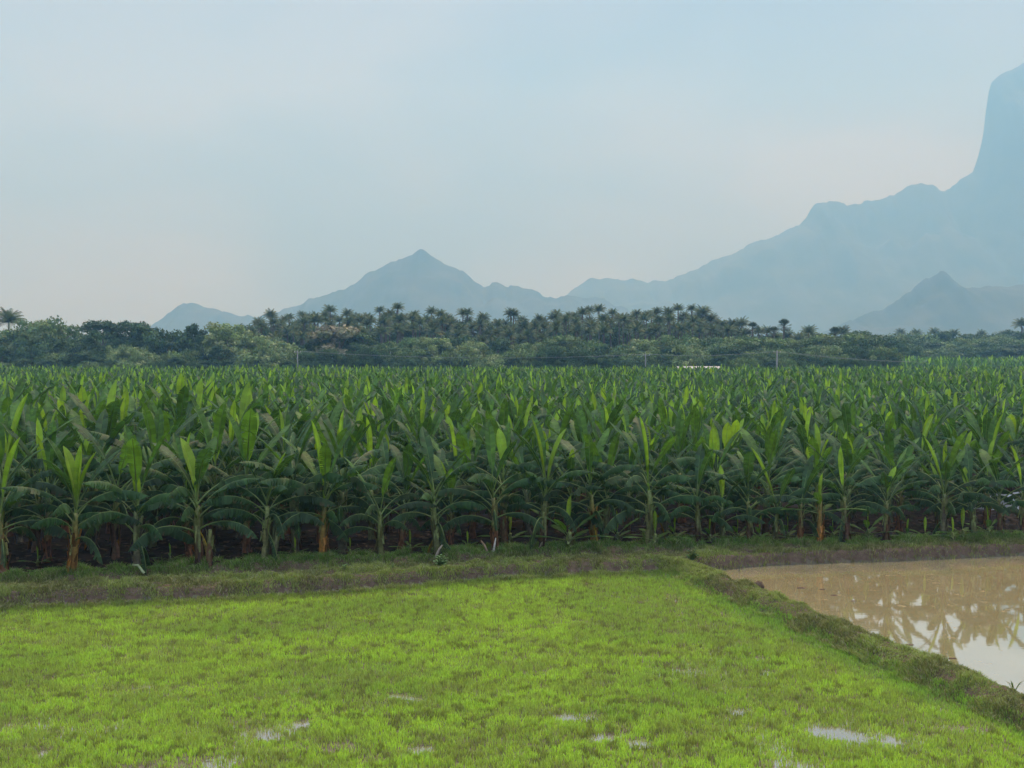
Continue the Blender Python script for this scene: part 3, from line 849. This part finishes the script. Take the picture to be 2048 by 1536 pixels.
# ------------------------------------------------------------------ distant trees
def crown_mb(rs_, rx, rz, nb, nl, cols, lsize=.42, dome=1.0, zc=0.0):
    """foliage: leaf sprays scattered over many uneven boughs"""
    g_ = np.random.default_rng(rs_)
    out = MB()
    for b in range(nb):
        th = g_.uniform(0, 6.283); k = g_.uniform(.1, 1) ** .6; u = g_.uniform(-.45, 1) * dome
        c = np.array([math.cos(th) * rx * k * math.sqrt(max(0, 1 - (u * .85) ** 2)), math.sin(th) * rx * k * math.sqrt(max(0, 1 - (u * .85) ** 2)), zc + u * rz * .8])
        br = rx * g_.uniform(.16, .34)
        n = int(nl / nb)
        d_ = g_.normal(size=(n, 3)); d_ /= np.linalg.norm(d_, axis=1)[:, None]
        d_[:, 2] = np.abs(d_[:, 2]) * g_.choice([1, 1, 1, -.6], n)
        r_ = br * g_.uniform(.55, 1.12, n)
        p = c + d_ * r_[:, None] * np.array([1, 1, .72])
        nm = d_ + g_.normal(size=(n, 3)) * .55; nm /= np.linalg.norm(nm, axis=1)[:, None]
        t = np.cross(nm, g_.normal(size=(n, 3))); t /= np.linalg.norm(t, axis=1)[:, None]
        s = np.cross(nm, t)
        l = lsize * g_.uniform(.5, 1.3, n)[:, None]
        P = np.stack([p - t * l * .6, p + s * l * .38, p + t * l * .6, p - s * l * .38], 1).reshape(-1, 3)
        cb = np.array(cols[g_.integers(0, len(cols))]) * g_.uniform(.75, 1.3)
        cc = cb * g_.uniform(.75, 1.3, n)[:, None]
        out.add(P, np.arange(n * 4).reshape(-1, 4), None, np.repeat(cc, 4, 0))
    return out
def trunk_mb(seed, h, r0, spread):
    r_ = random.Random(seed); mb = MB()
    c = (.12, .10, .08)
    tube(mb, [(0, 0, -.3), (r_.uniform(-.2, .2), 0, h * .35), (r_.uniform(-.3, .3), 0, h * .6), (r_.uniform(-.4, .4), 0, h * .85)], [r0 * 1.3, r0, r0 * .7, r0 * .25], 7, c)
    for k in range(7):
        a = r_.uniform(0, 6.28); z0 = h * r_.uniform(.28, .6); l = spread * r_.uniform(.5, .9)
        tube(mb, [(0, 0, z0), (math.cos(a) * l * .5, math.sin(a) * l * .5, z0 + l * .45), (math.cos(a) * l, math.sin(a) * l, z0 + l * .75)], [r0 * .5, r0 * .3, r0 * .1], 5, c)
    return mb
TD = [(.065, .125, .048), (.050, .098, .040), (.088, .150, .055)]
TM = [(.15, .235, .080), (.105, .180, .062), (.20, .265, .095)]
TLt = [(.23, .31, .11), (.17, .25, .09), (.29, .35, .15)]
TP = [(.27, .25, .16), (.22, .22, .13), (.16, .19, .09)]
TREES = {}
for nm, (rx, rz, nb, nl, cols, dome, sd_) in {
    'dark1': (4.2, 4.4, 44, 5200, TD, 1.0, 1), 'dark2': (3.6, 4.6, 38, 4600, TD, 1.0, 2), 'dark3': (4.6, 3.6, 46, 5000, TD, .9, 3),
    'mid1': (5.0, 3.8, 48, 5400, TM, .9, 4), 'mid2': (4.4, 3.9, 42, 4800, TM, 1.0, 5), 'mid3': (5.4, 3.2, 50, 5200, TM, .8, 6),
    'pale1': (4.8, 4.2, 44, 5000, TLt, 1.0, 7), 'pale2': (5.2, 3.2, 44, 4800, TLt, .85, 8), 'pink': (3.2, 2.6, 26, 2600, TP, 1.0, 9)}.items():
    hh_ = rz * 1.35
    TREES[nm] = (crown_mb(sd_, rx, rz, nb, nl, cols, .40, dome, 0).mesh('crown', M_tree), trunk_mb(sd_, hh_ + rz * .6, .3, rx).mesh('trunk', M_bark), rx, rz, hh_)
def where(px):
    if px < 330: return 'at far left'
    if px < 560: return 'under the small hill'
    if px < 1000: return 'under the pyramid peak'
    if px < 1290: return 'under the mountain saddle'
    if px < 1560: return 'between the right poles'
    if px < 1790: return 'right of the last pole'
    return 'at the far right wood'
KL = {'dark': 'dark dense rounded tree', 'mid': 'mid green spreading tree', 'pale': 'pale yellowish green tree', 'pink': 'small tree with pinkish tan blossom'}
def tree(kind, px, ptop, Y, s=None, lab=None, extra='', low=False):
    cr, tr, rx, rz, hh_ = TREES[kind]
    x, ztop = zat(px, ptop, Y)
    sz = max(.35, (ztop - .3) / (hh_ + rz * 1.05))
    sx = s if s else sz * rs.uniform(.9, 1.15)
    kd = kind.rstrip('123')
    root = link('broadleaf_tree', None, loc=(x, Y, .2), rot=(0, 0, rs.uniform(0, 6.28)), scale=(sx, sx, sz),
                label=lab or ('%s %s %s' % (KL[kd], extra, where(px))).replace('  ', ' '), cat='tree', group=None if lab else '%ss %s %s' % (KL[kd], extra, where(px)))
    link('trunk', tr, root); link('crown', cr, root, loc=(0, 0, hh_))

# palms
def frond_mb(mb, base, az, a0, a1, ln, col_, rs_, wid=.55, nl=13):
    ts = np.linspace(0, 1, nl + 1)
    ang = a0 + (a1 - a0) * ts ** 1.3
    dx = np.concatenate([[0], np.cumsum(np.sin(ang[1:]) * ln / nl)]); dz = np.concatenate([[0], np.cumsum(np.cos(ang[1:]) * ln / nl)])
    u = np.array([math.cos(az), math.sin(az), 0]); s = np.array([-math.sin(az), math.cos(az), 0])
    P = [base + u * dx[i] + np.array([0, 0, dz[i]]) for i in range(nl + 1)]
    tube(mb, P, np.linspace(.06, .015, nl + 1), 3, np.array(col_) * 1.3, cap=False)
    for i in range(1, nl + 1):
        wv = wid * 1.7 * math.sin(min(1, .15 + ts[i] * .95) * math.pi * .93) ** .5 * rs_.uniform(.8, 1.1)
        t = P[i] - P[i - 1]; t = t / np.linalg.norm(t)
        for sg in (-1, 1):
            dirv = s * sg * .78 + t * .45 + np.array([0, 0, -.42 - .25 * ts[i]])
            dirv = dirv / np.linalg.norm(dirv)
            c = np.array(col_) * rs_.uniform(.75, 1.3)
            hw = t * ln / nl * .36
            mb.add([P[i] - hw, P[i] + hw, P[i] + dirv * wv + hw * .3, P[i] + dirv * wv - hw * .5], [(0, 1, 2, 3)], None, c)
PALM = []
for k in range(6):
    r_ = random.Random(40 + k); cr = MB(); dr = MB()
    for q in range(26):
        a = q * 2.4 + r_.uniform(-.2, .2); f = q / 25
        col_ = np.array((.092, .140, .060)) * r_.uniform(.6, 1.5) if r_.random() < .8 else np.array((.18, .20, .08))
        frond_mb(cr, np.array([0, 0, 0]), a, R(2 + 74 * f), R(48 + 100 * f), r_.uniform(2.7, 3.5), col_, r_)
    for q in range(4):
        frond_mb(dr, np.array([0, 0, -.2]), r_.uniform(0, 6.28), R(130), R(178), 2.4, (.12, .09, .05), r_, .3, 8)
    t = MB(); b = r_.uniform(-.8, .8)
    zs = np.linspace(0, 1, 9)
    tube(t, [(b * (1 - z_) ** 1.6 - 0, .3 * b * (1 - z_), -12 * (1 - z_)) for z_ in zs], np.linspace(.22, .13, 9), 7, (.14, .12, .10))
    PALM.append((cr.mesh('crown', M_tree), t.mesh('trunk', M_bark), dr.mesh('dry_frond', M_tree)))
def palm(px, ptop, Y, s=1.0, lab=None):
    cr, tr, dr = PALM[rs.randrange(6)]
    x, zt = zat(px, ptop, Y)
    zc = zt - 2.0 * s
    lean = rs.uniform(-.05, .05)
    root = link('coconut_palm', None, loc=(x, Y, .2), rot=(0, lean, 0), label=lab or 'coconut palm raising its feathery crown in the grove %s' % where(px),
                cat='palm tree', group=None if lab else 'coconut palms %s' % where(px))
    rz_ = rs.uniform(0, 6.28)
    link('trunk', tr, root, loc=(0, 0, zc), rot=(0, 0, rz_), scale=(1, 1, zc / 12 + .02))
    link('crown', cr, root, loc=(0, 0, zc), rot=(0, 0, rz_), scale=(s, s, s))
    if rs.random() < .6: link('dry_frond', dr, root, loc=(0, 0, zc), rot=(0, 0, rz_), scale=(s, s, s))
# fan palms (palmyra)
fm = MB(); r_ = random.Random(77)
for q in range(34):
    a = r_.uniform(0, 6.28); e = r_.uniform(-.7, 1.45)
    u = np.array([math.cos(a) * math.cos(e), math.sin(a) * math.cos(e), math.sin(e)])
    s_ = np.array([-math.sin(a), math.cos(a), 0]); n_ = np.cross(u, s_)
    b = u * .9; rr = r_.uniform(.75, 1.0)
    tube(fm, [(0, 0, 0), tuple(b)], [.04, .03], 3, (.07, .08, .04), cap=False)
    c = np.array((.060, .095, .045)) * r_.uniform(.7, 1.35)
    for k in range(11):
        t0 = -1.3 + 2.6 * k / 11; t1 = t0 + .17
        def fp(t, r2): return b + (u * math.cos(t) + s_ * math.sin(t)) * rr * r2 + n_ * .12 * math.sin(k * 2.1)
        fm.add([b, fp(t0, .8), fp((t0 + t1) / 2, 1.05), fp(t1, .8)], [(0, 1, 2, 3)], None, c)
FAN = fm.mesh('crown', M_tree)
ft = MB(); tube(ft, [(0, 0, z_) for z_ in np.linspace(-12, 0, 6)], np.linspace(.3, .19, 6), 8, (.10, .09, .08)); FANT = ft.mesh('trunk', M_bark)
def fanpalm(px, ptop, Y, s, lab):
    x, zt = zat(px, ptop, Y); zc = zt - 1.7 * s
    root = link('palmyra_palm', None, loc=(x, Y, .2), label=lab, cat='palm tree')
    link('trunk', FANT, root, loc=(0, 0, zc), scale=(1, 1, zc / 12 + .02)); link('crown', FAN, root, loc=(0, 0, zc), rot=(0, 0, rs.uniform(0, 6)), scale=(s, s, s))

rs = random.Random(2024)
# named skyline trees on the left
tree('mid1', 95, 629, 205, 1.35, 'large dome-topped tree left of the dark skyline tree')
tree('dark1', 205, 636, 200, None, 'tall dark tree with blocky top on the left skyline, left half of the dark pair')
tree('dark2', 262, 634, 202, None, 'tall dark tree with blocky top on the left skyline, right half of the dark pair')
tree('dark2', 292, 637, 206, .75, 'narrow dark tree spire right of the dark skyline pair')
tree('dark3', 345, 650, 200, None, 'dark green tree just below the small hill slope')
tree('dark2', 388, 641, 199, .8, 'upright dark tree in front of the small hill summit')
tree('pale1', 455, 641, 197, 1.15, 'large pale green tree right of the small hill summit')
tree('pale2', 520, 663, 195, None, 'broad pale green tree left of the first utility pole')
tree('pink', 678, 648, 203, None, 'small tree with pale tan crown among the palms')
tree('mid2', 30, 655, 203, None, 'mid green tree under the palm at the left edge')
tree('mid3', 1715, 672, 212, 1.2, 'wide flat-topped tree at the right end of the near tree line')
tree('mid1', 1610, 680, 210, None, 'spreading tree right of the last utility pole')
tree('pale2', 265, 688, 190, .8, 'low pale bush-like tree in front of the dark skyline pair')
# middle belt
for px in range(-60, 1760, 44):
    if px < 440: yt = 672 + rs.uniform(-10, 14)
    else: yt = 668 + rs.uniform(-10, 18)
    kd = rs.choice(['dark1', 'dark2', 'dark3', 'mid1', 'mid2', 'mid3', 'pale1', 'mid2'])
    if px > 1700: yt += 6
    tree(kd, px + rs.uniform(-14, 14), yt, 206 + rs.uniform(-3, 6), extra='in the middle of the belt')
for px in range(-60, 1800, 38):
    kd = rs.choice(['dark1', 'dark3', 'dark2', 'mid3', 'dark3', 'pale2', 'mid1'])
    tree(kd, px + rs.uniform(-14, 14), 694 + rs.uniform(-12, 13), 193 + rs.uniform(-3, 4), s=rs.uniform(.6, .8), extra='low at the front of the belt')
for px in range(-60, 1800, 34):
    kd = rs.choice(['dark1', 'dark3', 'dark3', 'mid3'])
    tree(kd, px + rs.uniform(-10, 10), 714 + rs.uniform(-6, 6), 189.5 + rs.uniform(-1, 1), s=rs.uniform(.42, .55), extra='bush-sized at the field edge')
# palms: skyline row and rows beneath it
def skyl(px):
    return np.interp(px, [400, 500, 530, 640, 700, 800, 900, 1000, 1100, 1180, 1300, 1400, 1450, 1500, 1600, 1750], [660, 640, 624, 618, 618, 613, 622, 628, 622, 614, 617, 618, 634, 640, 650, 662])
palm(12, 624, 208, 1.15, 'coconut palm at the left edge of the picture')
for px in range(505, 1480, 11):
    palm(px + rs.uniform(-8, 8), skyl(px) + rs.uniform(-6, 22), 238 + rs.uniform(-6, 8), rs.uniform(.52, .72))
for px in range(500, 1640, 14):
    palm(px + rs.uniform(-9, 9), skyl(px) + 20 + rs.uniform(-6, 14), 226 + rs.uniform(-4, 4), rs.uniform(.52, .72))
for px in range(520, 1600, 26):
    palm(px + rs.uniform(-12, 12), skyl(px) + 38 + rs.uniform(-8, 12), 216 + rs.uniform(-3, 3), rs.uniform(.6, .75))
for px, yt in ((1402, 617), (1425, 630), (1460, 642), (1488, 640), (1614, 655), (1690, 656), (2044, 640)):
    palm(px, yt, 330 if px > 2000 else 236, 1.0 if px > 2000 else .75, {1402: 'tallest coconut palm standing clear on the skyline left of the last pole', 2044: 'coconut palm cut by the right edge above the woods'}.get(px))
fanpalm(1568, 640, 215, 1.0, 'fan-leaved palmyra palm rising just right of the last utility pole')
fanpalm(1548, 655, 218, .9, 'lower fan-leaved palm hidden partly by the palmyra beside the last pole')
fanpalm(1505, 646, 220, 1.0, 'fan-leaved palm with wide crown left of the last utility pole')
fanpalm(1670, 656, 211, 1.05, 'round-headed palmyra palm standing alone over the flat-topped tree')
# solid far wood behind, so that no ground shows between trunks
for px in range(-60, 1800, 30):
    tree(rs.choice(['dark1', 'mid1', 'mid2', 'dark3']), px + rs.uniform(-8, 8), (641 if 500 < px < 1450 else 664) + rs.uniform(-6, 8), 246 + rs.uniform(-4, 6), s=1.1, extra='at the back behind the others')
# far wood at the right
for j, (Yd, base) in enumerate(((285, 690), (305, 676), (325, 665))):
    for px in range(1740, 2120, 20):
        tree(rs.choice(['dark1', 'mid1', 'mid3', 'dark3', 'mid2']), px + rs.uniform(-8, 8), base + rs.uniform(-6, 7) + (6 if px < 1800 else 0), Yd + rs.uniform(-6, 6), s=rs.uniform(1.1, 1.5), extra='in row %s of the wood' % ('front', 'middle', 'back')[j])
for px in (1800, 1830, 1868, 1905, 1960, 2010):
    palm(px, 660 + rs.uniform(-3, 4), 390, .9)
tree('dark2', 2030, 655, 340, 1.5, 'tallest dark tree at the right edge of the far wood')

# ------------------------------------------------------------------ poles, wires, wall
def pole(px, ptop, Y, lab, arm=0.0, r=.10):
    x, zt = zat(px, ptop, Y)
    root = link('utility_pole', None, loc=(x, Y, .2), label=lab, cat='utility pole')
    mb = MB(); tube(mb, [(0, 0, 0), (0, 0, zt * .5), (0, 0, zt - .2)], [r * 1.25, r * 1.1, r * .85], 8, (1, 1, 1)); link('shaft', mb.mesh('shaft', M_concrete), root)
    mb = MB(); box(mb, (arm, 0, zt - .55), (1.1, .1, .1), (1, 1, 1)); link('crossarm', mb.mesh('crossarm', M_concrete), root)
    for sx in (-.5, .5):
        mb = MB(); tube(mb, [(arm + sx, 0, zt - .5), (arm + sx, 0, zt - .28)], [.05, .035], 6, (1, 1, 1)); link('insulator', mb.mesh('insulator', M_white), root)
    return (x + arm, Y, zt - .1)
A1 = pole(595, 701, 172, 'thin utility pole standing left, under the left flank of the pyramid peak', 0)
A2 = pole(1291, 707, 172, 'utility pole with crossarm in the middle of the tree line', .2)
A3 = pole(1554, 701, 160, 'palest utility pole, right of the white shed', 0, .14)
def wire(a, b, sag, lab, off):
    mb = MB(); ts = np.linspace(0, 1, 25)
    tube(mb, [(a[0] + (b[0] - a[0]) * t + off, a[1] + (b[1] - a[1]) * t, a[2] + (b[2] - a[2]) * t - sag * 4 * t * (1 - t)) for t in ts], .012, 4, (1, 1, 1))
    link('power_line', mb.mesh('power_line', M_wire), label=lab, cat='power line')
for off, nm in ((-.5, 'left'), (.5, 'right')):
    wire(A1, A2, .9, 'sagging wire from left pole to middle pole, on the %s end of the crossarms' % nm, off)
    wire(A2, A3, .45, 'wire from middle pole to pale pole, on the %s end of the crossarms' % nm, off)
    bx, bz = zat(1830, 724, 150)
    wire(A3, (bx, 150, bz), .3, 'thin wire running right and down from the pale pole, %s of the pair' % nm, off)
# long low white wall over the banana tops
x1, zt = zat(1352, 736, 183); x2, _ = zat(1445, 736, 183)
root = link('farm_shed', None, loc=((x1 + x2) / 2, 184.5, .2), label='long low white-roofed shed just showing over the far banana tops', cat='shed')
Lw = x2 - x1
mb = MB(); box(mb, (0, 0, 1.1), (Lw - .3, 3, 2.2), (1, 1, 1)); link('wall', mb.mesh('wall', M_white), root)
mb = MB(); mb.add([(-Lw / 2, -1.8, 2.21), (Lw / 2, -1.8, 2.21), (Lw / 2 - .2, 0, zt + .1), (-Lw / 2 + .2, 0, zt + .1), (-Lw / 2, 1.8, 2.21), (Lw / 2, 1.8, 2.21)],
                  [(0, 1, 2, 3), (3, 2, 5, 4), (0, 4, 5, 1)], [(0, 3, 4), (1, 5, 2)]); link('roof', mb.mesh('roof', M_white), root)

# ------------------------------------------------------------------ mountains
M_hill = plainmat('forested_hill', (0.045, 0.07, 0.04), (0.11, 0.12, 0.08), 0.012, 0.95)
def mountain(name, prof, D, W, res, seed, label, rough=1.0, floor=0.0):
    prof = np.array([zat(a, b, D) for a, b in prof])
    xs = np.arange(prof[0, 0], prof[-1, 0], res)
    h = np.interp(xs, prof[:, 0], prof[:, 1])
    h = h + (fbm(xs / 27, xs * 0, seed, 4, .7) - .5) * 18.0 * rough * np.clip(h / 100, .2, 1)
    vs = np.linspace(-1, 1, 61)
    vs = np.sign(vs) * np.abs(vs) ** 1.3
    XX, VV = np.meshgrid(xs, vs)
    env = (1 - np.abs(VV)) ** 1.15
    n = fbm(XX / 150, VV * W / 150, seed + 5, 4) - .5
    n2 = fbm(XX / 30, VV * W / 30, seed + 8, 3) - .5
    hh_ = np.tile(h, (len(vs), 1))
    Zm = hh_ * env + (n * 2 * .32 * hh_ + n2 * 17 * rough) * np.clip(np.abs(VV) * 5, 0, 1) * env
    lim = hh_ * (D + VV * W) / D - .2           # nothing in front of the crest rises over it
    Zm = np.where(VV < -0.001, np.minimum(Zm, lim * (1 - .25 * np.abs(VV))), Zm)
    Zm = np.maximum(Zm, 0.0) - .5
    XX2 = XX * (D + VV * W) / D * 1.0
    XX2 = XX + np.clip(VV, 0, 1) * W * .5
    Vm = np.stack([XX2, D + VV * W, Zm], -1).reshape(-1, 3)
    ii = np.arange(len(vs) * len(xs)).reshape(len(vs), len(xs))
    Qm = np.stack([ii[:-1, :-1], ii[:-1, 1:], ii[1:, 1:], ii[1:, :-1]], -1).reshape(-1, 4)
    link(name, mesh(name, Vm, Qm, None, None, M_hill, True), kind='structure', label=label)
PYR = [(230, 700), (300, 655), (320, 641), (345, 622), (365, 608), (382, 603), (395, 610), (420, 618), (450, 627), (480, 632), (510, 632), (560, 621), (590, 611), (615, 598), (650, 590), (665, 583), (690, 575), (720, 560), (735, 545), (770, 533), (800, 520), (825, 510), (840, 497), (848, 499), (860, 511), (885, 525), (908, 532), (930, 547), (955, 565), (971, 573), (983, 562), (992, 561), (1010, 568), (1040, 573), (1070, 582), (1095, 593), (1130, 592), (1160, 592), (1200, 595), (1250, 615), (1320, 650), (1400, 700)]
mountain('mountain', PYR, 2450, 440, 6.5, 5, 'blue hazy mountain with a pointed pyramid peak left of centre')
BIG = [(1040, 690), (1100, 622), (1130, 594), (1150, 576), (1183, 554), (1200, 560), (1225, 556), (1250, 562), (1268, 559), (1300, 563), (1335, 561), (1370, 545), (1400, 534), (1425, 520), (1450, 513), (1475, 499), (1500, 487), (1530, 478), (1560, 468), (1600, 446), (1615, 432), (1620, 418), (1630, 406), (1645, 403), (1670, 403), (1695, 409), (1740, 402), (1790, 388), (1815, 372), (1840, 365), (1865, 368), (1880, 381), (1888, 385), (1905, 370), (1925, 357), (1945, 342), (1955, 318), (1965, 280), (1970, 240), (1974, 200), (1982, 168), (2000, 148), (2030, 134), (2060, 122), (2150, 90), (2260, 40), (2400, 60), (2600, 200), (2800, 420), (3000, 690)]
mountain('mountain', BIG, 3200, 860, 8.0, 15, 'vast blue mountain rising along the right side with a sheer cliff')
NEAR = [(1560, 705), (1700, 640), (1760, 617), (1800, 596), (1840, 568), (1868, 553), (1885, 545), (1898, 550), (1920, 568), (1937, 574), (1990, 571), (2048, 573), (2130, 560), (2250, 590), (2400, 700)]
mountain('mountain', NEAR, 1900, 340, 5.5, 25, 'low darker hill in front of the vast right mountain')
# thin air over the whole place
hm, ht, hout = newmat('haze')
pv = N(ht, 'ShaderNodeVolumePrincipled')
pv.inputs['Color'].default_value = (0.28, 0.63, 1.0, 1)
pv.inputs['Absorption Color'].default_value = (1, 1, 1, 1)
pv.inputs['Density'].default_value = 0.00060
pv.inputs['Anisotropy'].default_value = 0.15
L(ht, pv.outputs[0], hout.inputs['Volume'])
mb = MB(); box(mb, (0, 2330, 624), (7400, 4800, 1250), (1, 1, 1))
link('haze', mb.mesh('haze', hm), kind='stuff', label='pale blue haze softening the far trees and mountains', cat='haze')
